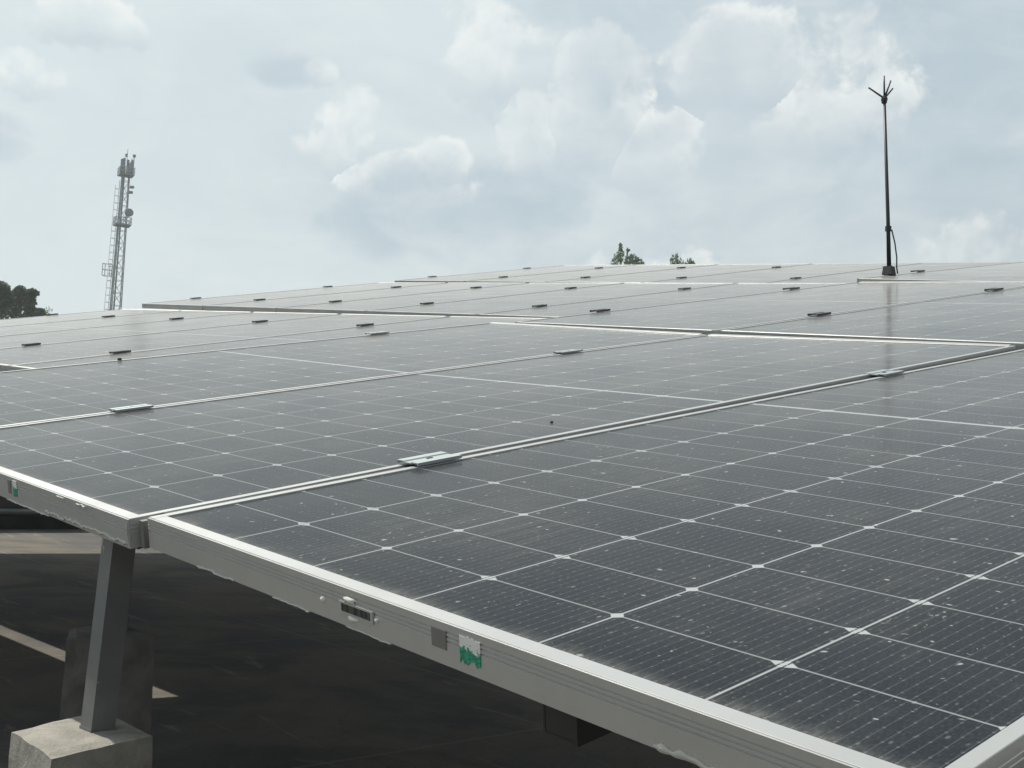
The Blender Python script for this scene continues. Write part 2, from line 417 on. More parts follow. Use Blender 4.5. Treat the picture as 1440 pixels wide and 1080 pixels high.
def make_green():
    m, t, b = mat_new("torn_green_label")
    p = t.node('ShaderNodeTexCoord').outputs['Object']
    n = t.noise(p, 160, 4, .7, .5); n2 = t.noise(p, 420, 2, .5)
    s = t.sep(p)
    h = t.m('ADD', t.lin(s[2], -.036, -.004), t.m('MULTIPLY', t.m('SUBTRACT', n, .5), .9))
    c = t.mix(t.ss(n2, .45, .6), (.008, .20, .11), (.03, .36, .22))
    c = t.mix(t.ss(n, .60, .66), c, (.02, .08, .06))
    c = t.mix(t.ss(h, .56, .62), c, (.72, .72, .70))
    t.put(b.inputs['Base Color'], c); b.inputs['Roughness'].default_value = .5
    return m


M_GREEN = make_green()


def make_barcode():
    m, t, b = mat_new("serial_barcode")
    p = t.node('ShaderNodeTexCoord').outputs['Object']; s = t.sep(p)
    n = t.node('ShaderNodeTexWhiteNoise', noise_dimensions='1D'); t.put(n.inputs['W'], t.m('FLOOR', t.m('MULTIPLY', s[0], 900)))
    c = t.mix(t.m('GREATER_THAN', n.outputs[0], .42), (.075, .072, .068), (.02, .02, .02))
    t.put(b.inputs['Base Color'], c); b.inputs['Roughness'].default_value = .6
    return m


M_BARC = make_barcode()

# ------------------------------------------------------------------ setting
g = MB().add([(-400, -400, -6.6), (400, -400, -6.6), (400, 400, -6.6), (-400, 400, -6.6)], [(0, 1, 2, 3)]).build('ground', M_TERR)
tag(g, kind='structure')
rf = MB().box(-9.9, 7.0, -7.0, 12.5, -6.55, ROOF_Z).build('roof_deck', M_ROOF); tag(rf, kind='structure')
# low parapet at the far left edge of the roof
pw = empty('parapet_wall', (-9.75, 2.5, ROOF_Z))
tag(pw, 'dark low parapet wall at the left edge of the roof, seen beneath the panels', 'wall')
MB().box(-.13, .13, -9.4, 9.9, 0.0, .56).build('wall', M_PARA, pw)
MB().box(-.16, .16, -9.4, 9.9, .56, .62).build('coping', M_PARA, pw)
cp = MB().tube([(-9.55, y, ROOF_Z + .16) for y in (-6.5, 0, 6, 12)], .035, 10).build('conduit_pipe', M_STEEL, None, True)
tag(cp, 'grey conduit pipe along the foot of the dark parapet wall', 'pipe')

# ------------------------------------------------------------------ solar panels
LIP = .014
PROF = [(.0006, 0), (0, -.0006), (0, -.0100), (.0008, -.0106), (.0008, -.0116), (0, -.0122), (0, -.0150), (.0008, -.0156), (.0008, -.0166), (0, -.0172),
        (0, -DEP + .0006), (.0006, -DEP), (.026, -DEP), (.026, -DEP + .0016), (.0022, -DEP + .0016), (.0022, -.0032), (LIP, -.0032), (LIP, -.0005), (LIP - .0005, 0)]


def frame_mb():
    f = MB()
    f.extrude(PROF, (0, 0, 0), (1, 0, 0), (0, 0, 1), (0, L, 0))
    f.extrude(PROF, (W, 0, 0), (-1, 0, 0), (0, 0, 1), (0, L, 0))
    SL = .019   # wider lip on the short sides; the upper one rises to a low weir
    near = [(p[0] if p[0] != LIP and p[0] != LIP - .0005 else p[0] + SL - LIP, p[1]) for p in PROF]
    far = [(p[0], p[1] + (.0036 if p[0] < .001 and p[1] > -.001 else 0)) for p in near]
    f.extrude(near, (LIP + .0002, .0003, -.0003), (0, 1, 0), (0, 0, 1), (W - 2 * LIP - .0004, 0, 0))
    f.extrude(far, (LIP + .0002, L - .0003, -.0003), (0, -1, 0), (0, 0, 1), (W - 2 * LIP - .0004, 0, 0))
    # short bars carry their outer face right to the corners
    for ya, yb in ((-.0024, -.0002), (L + .0002, L + .0024)):
        o_, i_ = (ya, yb) if ya < 0 else (yb, ya); g_ = o_ + (.0011 if ya < 0 else -.0011); zz = -.0010
        pr = [(o_, zz)]
        for q in (-.0085, -.0128, -.0171): pr += [(o_, q), (g_, q - .0005), (g_, q - .0015), (o_, q - .0020)]
        pr += [(o_, -DEP + .0004), (i_, -DEP + .0004), (i_, zz)]
        f.extrude(pr, (.0006, 0, 0), (0, 1, 0), (0, 0, 1), (W - .0012, 0, 0))
    return f


FRAME_ME = frame_mb().mesh('frame', M_ALU)
GLASS_ME = MB().add([(.004, .004, -.0022), (W - .004, .004, -.0022), (W - .004, L - .004, -.0022), (.004, L - .004, -.0022)], [(0, 1, 2, 3)]).mesh('glass', M_GLASS)
BACK_ME = MB().box(.004, W - .004, .004, L - .004, -.0062, -.0031).mesh('backsheet', make_plain("backsheet_white", (.55, .56, .56), .6))

proto = {}


def solar_panel(M, sx, label, group='solar panels'):
    if not proto:
        r = empty('solar_panel', Matrix())
        link('frame', FRAME_ME, r); link('glass', GLASS_ME, r); link('backsheet', BACK_ME, r)
        proto['p'] = r
    else:
        r = copy_tree(proto['p'])
    r.matrix_world = M @ Matrix.Diagonal((sx, 1, 1, 1))
    tag(r, label, 'solar panel', group); return r


TAB = {"A": ([0.002, 0.0067, 0.0011], [0.99699, 0.0, -0.07747], [0.01454, 0.98168, 0.19000], 1.0),
       "B": ([-1.1292, -0.0088, 0.0813], [0.99709, -0.00024, -0.0762], [0.01515, 0.98085, 0.19415], .985),
       "C": ([-2.3272, -0.0119, 0.19], [0.99589, 0.00262, -0.0905], [0.01515, 0.98080, 0.19440], 1.0567),
       "R2": ([0.0362, 2.5935, 0.5150], [0.99553, -0.03723, -0.08685], [0.05445, 0.97718, 0.2053], 1.017),
       "R3": ([0.1095, 5.2799, 1.0492], [0.99481, 0.01897, -0.09994], [0.00132, 0.97997, 0.19916], .9931),
       "L1": ([-2.7743, 1.1079, 0.3333], [0.99721, 0.02447, -0.07058], [-0.00925, 0.97803, 0.20828], 1.0102),
       "L2": ([-2.6446, 3.7434, 0.8830], [0.99659, 0.02399, -0.07896], [-0.00659, 0.9769, 0.21359], .9965),
       "L3": ([-2.6987, 6.6554, 1.4871], [0.99613, 0.02332, -0.0847], [-0.00459, 0.97661, 0.21496], 1.0269)}
PITCH = 1.147
MT = {k: frame_mat(*v[:3]) for k, v in TAB.items()}
SX = {k: v[3] for k, v in TAB.items()}
MT['L0'] = MT['L1'] @ Matrix.Translation((0, -L - .10, -.012)); SX['L0'] = SX['L1']
MT['N'] = MT['A'] @ Matrix.Translation((W + .020, .004, -.002)); SX['N'] = 1.0


def row_M(t, i):
    """matrix of the i-th panel of a row, counted from the row's right end"""
    return MT[t] @ Matrix.Translation(((-i * PITCH - W) * SX[t], 0, 0))


panels = {}
panels['A'] = solar_panel(MT['A'], 1.0, 'nearest solar panel, with the green torn sticker on its front edge')
panels['N'] = solar_panel(MT['N'], 1.0, 'solar panel cut off at the lower right corner of the photo')
panels['B'] = solar_panel(MT['B'], SX['B'], 'solar panel left of the nearest one, with white film peeling from its front edge')
panels['C'] = solar_panel(MT['C'], SX['C'], 'third solar panel of the front row, left of the one with peeling film')
for i, lab in ((-1, 'solar panel behind the nearest one, cut by the photo edge'),
               (0, 'solar panel of the second right-hand row, behind the panel with peeling film'),
               (1, 'solar panel of the second right-hand row, just below the lightning rod')):
    panels['R2', i] = solar_panel(row_M('R2', i), SX['R2'], lab)
for i, lab in ((0, 'solar panel right of the lightning rod, beyond the photo edge'),
               (1, 'solar panel of the last right-hand row, touching the foot of the lightning rod')):
    panels['R3', i] = solar_panel(row_M('R3', i), SX['R3'], lab)
ORD = ['rightmost', 'second from the right', 'middle', 'second from the left', 'leftmost']
RN = {'L0': 'nearest row of left array, at left photo edge', 'L1': 'left array row below the raised dark edge',
      'L2': 'left array row above the raised dark edge', 'L3': 'left array ridge row against the sky'}
for t in ('L0', 'L1', 'L2', 'L3'):
    for i in range(5):
        panels[t, i] = solar_panel(row_M(t, i), SX[t], f'{ORD[i]} solar panel, {RN[t]}')

# marks on the front edges of the two nearest panels
pA, pB = panels['A'], panels['B']


def fascia_plate(name, mat, parent, u0, u1, z0, z1, jag=0, th=.0008, label=None, seed=1):
    """thin label on the outer front face (local y = 0)"""
    rnd = random.Random(seed); n = 14 if jag else 1
    top = [(u0 + (u1 - u0) * i / n, z1 - (rnd.random() * jag * .4 if jag else 0)) for i in range(n + 1)]
    bot = [(u0 + (u1 - u0) * i / n + (rnd.uniform(-1, 1) * jag * .2 if jag and 0 < i < n else 0), z0 + (rnd.random() * jag if jag else 0)) for i in range(n + 1)]
    y1, y0 = -.0024, -.0024 - th
    vs = [(u, y0, z) for u, z in top] + [(u, y0, z) for u, z in bot] + [(u, y1, z) for u, z in top] + [(u, y1, z) for u, z in bot]
    k = n + 1; fs = []
    for i in range(n):
        fs += [(i, i + 1, k + i + 1, k + i), (2 * k + i, 3 * k + i, 3 * k + i + 1, 2 * k + i + 1), (i, 2 * k + i, 2 * k + i + 1, i + 1), (k + i, k + i + 1, 3 * k + i + 1, 3 * k + i)]
    fs += [(0, k, 3 * k, 2 * k), (n, 2 * k + n, 3 * k + n, k + n)]
    o = MB().add(vs, fs).build(name, mat, parent)
    if label: o['label'] = label
    return o


fascia_plate('green_sticker', M_GREEN, pA, .668, .697, -.0335, -.0060, .006, label='torn green and white sticker', seed=3)
fascia_plate('grey_label', M_GREYLAB, pA, .626, .648, -.0265, -.0085)
fascia_plate('green_sticker', M_GREEN, pB, .653, .672, -.0325, -.0045, .003, label='small green and white sticker', seed=5)
fascia_plate('grey_label', M_GREYLAB, pB, .628, .642, -.030, -.0075)
slot = fascia_plate('barcode_plate', M_BARC, pA, .474, .527, -.0262, -.0175)
rim = MB()
for a in ((.470, .531, -.0175, -.0155), (.470, .531, -.0282, -.0262), (.470, .474, -.0262, -.0175), (.527, .531, -.0262, -.0175)):
    rim.box(a[0], a[1], -.0044, -.0023, a[2], a[3])
rim.build('rim', M_ALU, slot)


def smear(parent, u, z, ru, rz, seed, name='silicone_blob'):
    rnd = random.Random(seed); n = 14
    ring = []
    for k in range(n):
        a = k * 2 * math.pi / n; q = 1 + rnd.uniform(-.25, .25)
        ring.append((u + math.cos(a) * ru * q, -.0025, z + math.sin(a) * rz * q))
    c = [(u + (p[0] - u) * .6, -.0048, z + (p[2] - z) * .6) for p in ring]
    vs = ring + c + [(u, -.0054, z)]
    fs = [(k, (k + 1) % n, n + (k + 1) % n, n + k) for k in range(n)] + [(n + k, n + (k + 1) % n, 2 * n) for k in range(n)]
    return MB().add(vs, fs).build(name, M_SIL, parent, True)


smear(pA, .488, -.0125, .0115, .0036, 1); smear(pA, .492, -.0315, .009, .0040, 2); smear(pA, .437, -.022, .0042, .0042, 4)
smear(pA, .536, -.0230, .0024, .0028, 6)


def film(parent, u0, u1, n, amp, base, seed, thick=.0022, name='peeling_film'):
    """ragged strip of protective film hanging along the lower front edge"""
    rnd = random.Random(seed); ph = rnd.random() * 20
    m = MB(); P = []
    for i in range(n + 1):
        u = u0 + (u1 - u0) * i / n
        e = min(1, min(i, n - i) / 4)
        w = noise.noise(Vector((u * 26, ph, 0))) * amp + noise.noise(Vector((u * 95, ph, 3))) * amp * .45
        th = thick * (.30 + .9 * abs(noise.noise(Vector((u * 60, ph, 9)))) * 1.6) * e + .0003
        z = base + w * e
        bulge = .0012 + abs(noise.noise(Vector((u * 70, ph, 5)))) * .0025
        P.append((u, z, th, bulge))
    vs = []
    for u, z, th, bg in P:
        vs += [(u, -.0022, z + th), (u, -.0026 - bg, z + th * .6), (u, -.0026 - bg * 1.2, z - th * .6), (u, -.0018, z - th)]
    fs = []
    for i in range(n):
        for k in range(4):
            a = i * 4 + k; b2 = i * 4 + (k + 1) % 4; fs.append((a, b2, b2 + 4, a + 4))
    fs += [(0, 1, 2, 3), tuple(len(vs) - 4 + k for k in (3, 2, 1, 0))]
    return m.add(vs, fs).build(name, M_FILM, parent, True)


film(pB, .80, 1.118, 130, .0085, -.0355, 2, .0030)
film(pB, .62, .82, 40, .0012, -.0415, 7, .0009)
film(pB, .94, .975, 24, .003, -.0045, 12, .0006)
film(pB, .86, .89, 20, .002, -.0035, 13, .0006)
film(pA, .14, .24, 40, .003, -.0405, 21, .0015)
film(pA, .33, .41, 30, .0012, -.0415, 23, .0008)
film(pA, .48, .56, 30, .0012, -.0415, 24, .0008)
film(pA, .90, 1.00, 50, .004, -.0390, 15, .0030)
# a thread of film dangling, and the rubber plug in the joint between the two panels
MB().tube([(1.035, -.003, -.042), (1.033, -.005, -.050), (1.036, -.004, -.057), (1.034, -.004, -.062)], .0009, 5).build('film_thread', M_FILM, pB)
MB().tube([(1.121, -.0025, -.006), (1.1235, -.004, -.014), (1.122, -.003, -.026), (1.1245, -.003, -.038)], .0011, 5).build('film_thread', M_FILM, pB)
jp = MB().box(1.1335, 1.1450, .010, .020, -.041, -.003).build('joint_plug', M_GREYLAB, None)
jp.matrix_world = MT['B'] @ Matrix.Diagonal((SX['B'], 1, 1, 1))
tag(jp, 'grey plug closing the joint between the two nearest panel frames', 'plug')

# ------------------------------------------------------------------ clamps on the seams
def clamp_profile(gap, h=.0050):
    h = h; w = .016 if h < .007 else .014; e = gap / 2
    return [(-e - w, .0012), (-e - w, .0012 + h), (-e + .0015, .0012 + h), (-e + .003, h - .0006), (e - .003, h - .0006), (e - .0015, .0012 + h), (e + w, .0012 + h), (e + w, .0012),
            (e + w - .0022, .0012), (e + w - .0022, h - .0012), (e + .0006, h - .0012), (e - .001, h - .0026), (-e + .001, h - .0026), (-e - .0006, h - .0012), (-e - w + .0022, h - .0012), (-e - w + .0022, .0012)]


cl_proto = {}


def clamp(M, gap, label, dark=False):
    key = (round(gap, 3), dark)
    if key not in cl_proto:
        r = empty('panel_clamp', Matrix())
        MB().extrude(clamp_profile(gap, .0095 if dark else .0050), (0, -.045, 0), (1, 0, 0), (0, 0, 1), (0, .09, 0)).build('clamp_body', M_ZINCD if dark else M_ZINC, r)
        bt = MB(); bt.tube([(0, 0, .0030), (0, 0, .0064)], .0062, 6); bt.tube([(0, 0, .0064), (0, 0, .0072)], .0030, 8)
        bt.build('bolt', M_STEEL, r)
        cl_proto[key] = r
    else:
        r = copy_tree(cl_proto[key])
    r.matrix_world = M
    tag(r, label, 'clamp', 'panel clamps'); return r


V1, V2 = .53, 1.99
JA = MT['A'] @ Matrix.Translation((-.0125, 0, .0004))
clamp(JA @ Matrix.Translation((0, .485, 0)), .024, 'largest grey clamp, on the near end of the seam left of the nearest panel')
clamp(JA @ Matrix.Translation((0, 1.875, 0)), .024, 'grey clamp on the far end of the seam left of the nearest panel')
JB = MT['B'] @ Matrix.Translation((-.006, 0, .0006))
clamp(JB @ Matrix.Translation((0, .48, 0)), .012, 'grey clamp at the left photo edge on the seam behind the peeling-film panel')
clamp(JB @ Matrix.Translation((0, 1.92, 0)), .012, 'grey clamp on the far end of the seam behind the peeling-film panel')
JC = MT['C'] @ Matrix.Translation((-.004, 0, .0006))
clamp(JC @ Matrix.Translation((0, 2.02, 0)), .012, 'grey clamp on the left long edge of the front row, beside the left array')
SN = ['first', 'second', 'third', 'fourth', 'fifth', 'sixth']


def seam_M(t, i, v):
    return MT[t] @ Matrix.Translation(((-i * PITCH + (PITCH - W) / 2 if False else -i * PITCH + .010) * SX[t], v, .0006))


for t, i, v, lab in (('R2', 0, V1, 'clamp at the right photo edge behind the nearest panel'), ('R2', 1, .62, 'dark clamp on the near half of the second right-hand row, below the rod'),
                     ('R2', 1, V2, 'dark clamp on the second right-hand row at the right photo edge'), ('R2', 2, V1, 'near clamp on the left edge of the second right-hand row'),
                     ('R2', 2, V2, 'far clamp on the left edge of the second right-hand row, left of the rod'),
                     ('R3', 2, V1 + .2, 'dark clamp on the long edge just right of the lightning rod foot')):
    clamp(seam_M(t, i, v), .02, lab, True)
for t in ('L1', 'L2', 'L3'):
    for i in range(1, 6):
        for v, vl in ((V1, 'near'), (V2, 'far')):
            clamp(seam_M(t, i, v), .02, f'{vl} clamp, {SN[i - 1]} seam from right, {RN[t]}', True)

# added dark strip standing in for the shade inside the panel seam
for M_, x_, sx_, lab_ in ((MT['A'], -.0125, 1, 'added black shade strip in the seam left of the nearest panel'),):
    o_ = MB().box(x_ - .0085, x_ + .0085, .03, L - .004, -.016, -.0035).build('seam_shade_strip', M_SEAMSHADE); o_.matrix_world = M_
    tag(o_, lab_, 'shade strip')

# ------------------------------------------------------------------ substructure
def along(M, p): return M @ Vector(p)


def rail(M, p0, p1, w, h, mat, name, label, cat, th=.003):
    """hollow rectangular tube between two points of a panel plane"""
    a, b = along(M, p0), along(M, p1); d = (b - a); ln = d.length; d.normalize()
    up = M.to_3x3() @ Vector((0, 0, 1)); sd = d.cross(up).normalized(); up = sd.cross(d)
    o = empty(name, Matrix(((sd.x, d.x, up.x, a.x), (sd.y, d.y, up.y, a.y), (sd.z, d.z, up.z, a.z), (0, 0, 0, 1))))
    m = MB(); q = w / 2
    m.box(-q, q, 0, ln, -th, 0); m.box(-q, q, 0, ln, -h, -h + th); m.box(-q, -q + th, 0, ln, -h + th, -th); m.box(q - th, q, 0, ln, -h + th, -th)
    m.build('tube', mat, o)
    MB().box(-q + th, q - th, .0005, .003, -h + th, -th).build('end_plug', M_BLKS, o)
    tag(o, label, cat, 'steel rails under the panels'); return o


MA, MBt, MC = MT['A'], MT['B'], MT['C']
rail(MA, (.735, .055, -DEP - .001), (.735, 2.55, -DEP - .001), .045, .062, M_BLKS, 'rafter', 'dark square steel rafter end hanging below the front edge of the nearest panel', 'rafter')
rail(MBt, (.900, .085, -DEP - .001), (.900, 2.55, -DEP - .001), .045, .050, M_BLKS, 'rafter', 'steel rafter resting on the post under the panel with peeling film', 'rafter')
rail(MC, (.90, .25, -DEP - .001), (.90, 2.55, -DEP - .001), .045, .050, M_BLKS, 'rafter', 'steel rafter resting on the post of the rear pedestal', 'rafter')
# added unseen sheet under the slot, only there to keep sunlight off the roof
blocker = empty('sun_blocker', along(MC, (-.02, .2, -.10)))
tag(blocker, 'added unseen sheet blocking sunlight in the slot between left and right arrays', 'light blocker')
tm = MB()
p = [along(MC, (-.02 + dx, y, -.055 + dz)) - along(MC, (-.02, .2, -.10)) for y in (-.3, 2.75) for dx, dz in ((.10, 0), (-.74, -.07), (-.74, -.04), (.10, .003))]
tm.add(p, [(0, 1, 5, 4), (2, 3, 7, 6), (1, 2, 6, 5), (3, 0, 4, 7), (0, 3, 2, 1), (4, 5, 6, 7)]).build('blocker', M_STEEL, blocker)


def post(base, top, size, yaw, label):
    """hollow square post with a base plate"""
    b, t_ = Vector(base), Vector(top); d = (t_ - b); ln = d.length
    q = d.to_track_quat('Z', 'Y').to_matrix().to_4x4()
    o = empty('support_post', Matrix.Translation(b) @ q @ Matrix.Rotation(yaw, 4, 'Z'))
    s = size / 2; m = MB(); th = .003
    m.box(-s, s, -s, -s + th, .006, ln); m.box(-s, s, s - th, s, .006, ln); m.box(-s, -s + th, -s + th, s - th, .006, ln); m.box(s - th, s, -s + th, s - th, .006, ln)
    m.build('shaft', M_STEEL, o)
    MB().box(-s * 1.05, s * 1.05, -s * 1.05, s * 1.05, -.001, .006).build('base_plate', M_STEEL, o)
    tag(o, label, 'post', 'support posts'); return o


def pedestal(corners, ztop, zbot, label, seed, mat=None):
    """rough cast concrete block with a slightly uneven top"""
    rnd = random.Random(seed)
    c = Vector((sum(p[0] for p in corners) / 4, sum(p[1] for p in corners) / 4, zbot))
    bm = bmesh.new()
    N = 9; V = {}
    top = [Vector((p[0], p[1], 0)) for p in corners]; bot = [Vector((c.x + (p[0] - c.x) * 1.06, c.y + (p[1] - c.y) * 1.06, 0)) for p in corners]
    def bil(q, a, b): return (q[0] * (1 - a) + q[1] * a) * (1 - b) + (q[3] * (1 - a) + q[2] * a) * b
    K = 12
    def pt(a, b, k):
        f = k / K
        p = bil(bot, a, b).lerp(bil(top, a, b), f); z = zbot + (ztop - zbot) * f
        if k == K:
            e = min(a, 1 - a, b, 1 - b); z -= .004 * max(0, 1 - e * 12)
        nn = noise.noise_vector(Vector((p.x * 22 + seed, p.y * 22, z * 22))) * .0028
        return Vector((p.x + nn.x, p.y + nn.y, z + nn.z * .8))
    def key(i, j, k):
        if (i, j, k) not in V: V[i, j, k] = bm.verts.new(pt(i / N, j / N, k) - c)
        return V[i, j, k]
    for i in range(N):
        for j in range(N): bm.faces.new((key(i, j, K), key(i + 1, j, K), key(i + 1, j + 1, K), key(i, j + 1, K)))
    for k in range(K):
        for i in range(N):
            bm.faces.new((key(i, 0, k), key(i + 1, 0, k), key(i + 1, 0, k + 1), key(i, 0, k + 1)))
            bm.faces.new((key(i, N, k), key(i + 1, N, k), key(i + 1, N, k + 1), key(i, N, k + 1)))
            bm.faces.new((key(0, i, k), key(0, i + 1, k), key(0, i + 1, k + 1), key(0, i, k + 1)))
            bm.faces.new((key(N, i, k), key(N, i + 1, k), key(N, i + 1, k + 1), key(N, i, k + 1)))
    bmesh.ops.recalc_face_normals(bm, faces=bm.faces)
    me = bpy.data.meshes.new('concrete_pedestal'); bm.to_mesh(me); bm.free(); me.materials.append(mat or M_PED)
    o = link('concrete_pedestal', me); o.location = c
    tag(o, label, 'pedestal', 'concrete pedestals'); return o


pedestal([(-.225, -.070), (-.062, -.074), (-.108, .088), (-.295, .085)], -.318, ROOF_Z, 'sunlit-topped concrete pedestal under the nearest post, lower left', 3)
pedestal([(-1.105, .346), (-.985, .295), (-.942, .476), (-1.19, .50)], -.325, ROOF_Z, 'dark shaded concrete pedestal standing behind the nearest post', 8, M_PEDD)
post((-.168, .030, -.320), (-.176, .046, along(MBt, (.955, .06, -DEP)).z - .003), .036, R(-24), 'nearest square steel post, on the lower left pedestal')
post((-1.045, .425, -.327), (-1.045, .435, along(MC, (1.15, .42, -DEP - .055)).z), .040, R(5), 'square steel post on the shaded rear pedestal, hidden behind the nearest post')

# farther posts, on the roof under the rear rows
for t_, u_, v_, lab in (('L1', -.6, 2.2, 'steel post under the front row of the left array, beside the slot'),
                        ('L2', -.6, 2.3, 'steel post under the middle row of the left array, right end'),
                        ('L2', -4.9, 2.3, 'steel post under the middle row of the left array, left end'),
                        ('L3', -2.9, 2.3, 'steel post under the ridge row of the left array'),
                        ('R2', -1.2, 2.2, 'steel post under the second right-hand row')):
    q_ = along(MT[t_], (u_, v_, -DEP - .004))
    post((q_.x, q_.y, ROOF_Z + .002), (q_.x, q_.y, q_.z), .05, R(3), lab)

# ------------------------------------------------------------------ lightning rod
rod = empty('lightning_rod', along(MT['R3'], ((-2 * PITCH + .02) * SX['R3'], .36, .001)))
tag(rod, 'black four-pronged lightning rod on a thin pole at the back of the panels', 'lightning rod')
H = 1.095
rb = MB()
rb.add([(-.031, -.031, 0), (.031, -.031, 0), (.031, .031, 0), (-.031, .031, 0), (-.024, -.024, .052), (.024, -.024, .052), (.024, .024, .052), (-.024, .024, .052)],
       [(3, 2, 1, 0), (4, 5, 6, 7), (0, 1, 5, 4), (1, 2, 6, 5), (2, 3, 7, 6), (3, 0, 4, 7)]).build('base', M_BLACK, rod)
lean = Vector((-.042, -.042, 0))
MB().tube([(0, 0, .05), lean * .25 + Vector((0, 0, .34)), lean + Vector((0, 0, H))], [.0135, .0115, .0085], 10).build('pole', M_BLACK, rod, True)
MB().tube([lean * .2 + Vector((0, 0, .27)), lean * .2 + Vector((0, 0, .30))], .019, 10).build('collar', M_BLACK, rod)
MB().tube([lean + Vector((0, 0, H - .03)), lean + Vector((0, 0, H - .005)), lean + Vector((0, 0, H + .015))], [.016, .021, .014], 10).build('head', M_BLACK, rod)
tp = lean + Vector((0, 0, H))
for dv in (_r * -.100 + Vector((0, 0, .068)), _r * -.006 + Vector((0, 0, .142)), _r * .036 + Vector((0, 0, .112)), _r * .060 + Vector((0, 0, .070)) + _f * .03):
    MB().tube([tp, tp + dv * .5, tp + dv], [.0062, .0055, .0048], 7).build('prong', M_BLACK, rod, True)
MB().tube([lean * .2 + Vector((.015, .015, .28)), Vector((.020, .024, .20)), Vector((.030, .034, .11)), Vector((.030, .036, .05)), Vector((.036, .04, .012))], .0042, 6).build('down_cable', M_BLACK, rod, True)

# ------------------------------------------------------------------ small debris lying on the panels
def clump(M, r, label, seed):
    rnd = random.Random(seed); bm = bmesh.new(); bmesh.ops.create_icosphere(bm, subdivisions=2, radius=r)
    for v in bm.verts:
        n = noise.noise(v.co * (60 / (r * 100)) + Vector((seed, 0, 0))); v.co *= 1 + .45 * n; v.co.z = v.co.z * .6 + r * .5
    me = bpy.data.meshes.new('dirt_clump'); bm.to_mesh(me); bm.free(); me.materials.append(M_DEBRIS)
    o = link('dirt_clump', me, None, M); tag(o, label, 'debris'); return o


clump(MT['B'] @ Matrix.Translation((.985, .905, -.0022)) @ Matrix.Diagonal((1 / .985, 1, 1, 1)), .0036, 'small dark dirt speck on the panel with peeling film, near its right seam', 2)
clump(MT['B'] @ Matrix.Translation((.10, .06, -.0022)), .0036, 'small dark dirt speck on the peeling-film panel at the left photo edge', 5)
clump(MT['C'] @ Matrix.Translation((.008, .95, .0)), .0075, 'dark dirt clump on the left frame edge of the front row', 9)

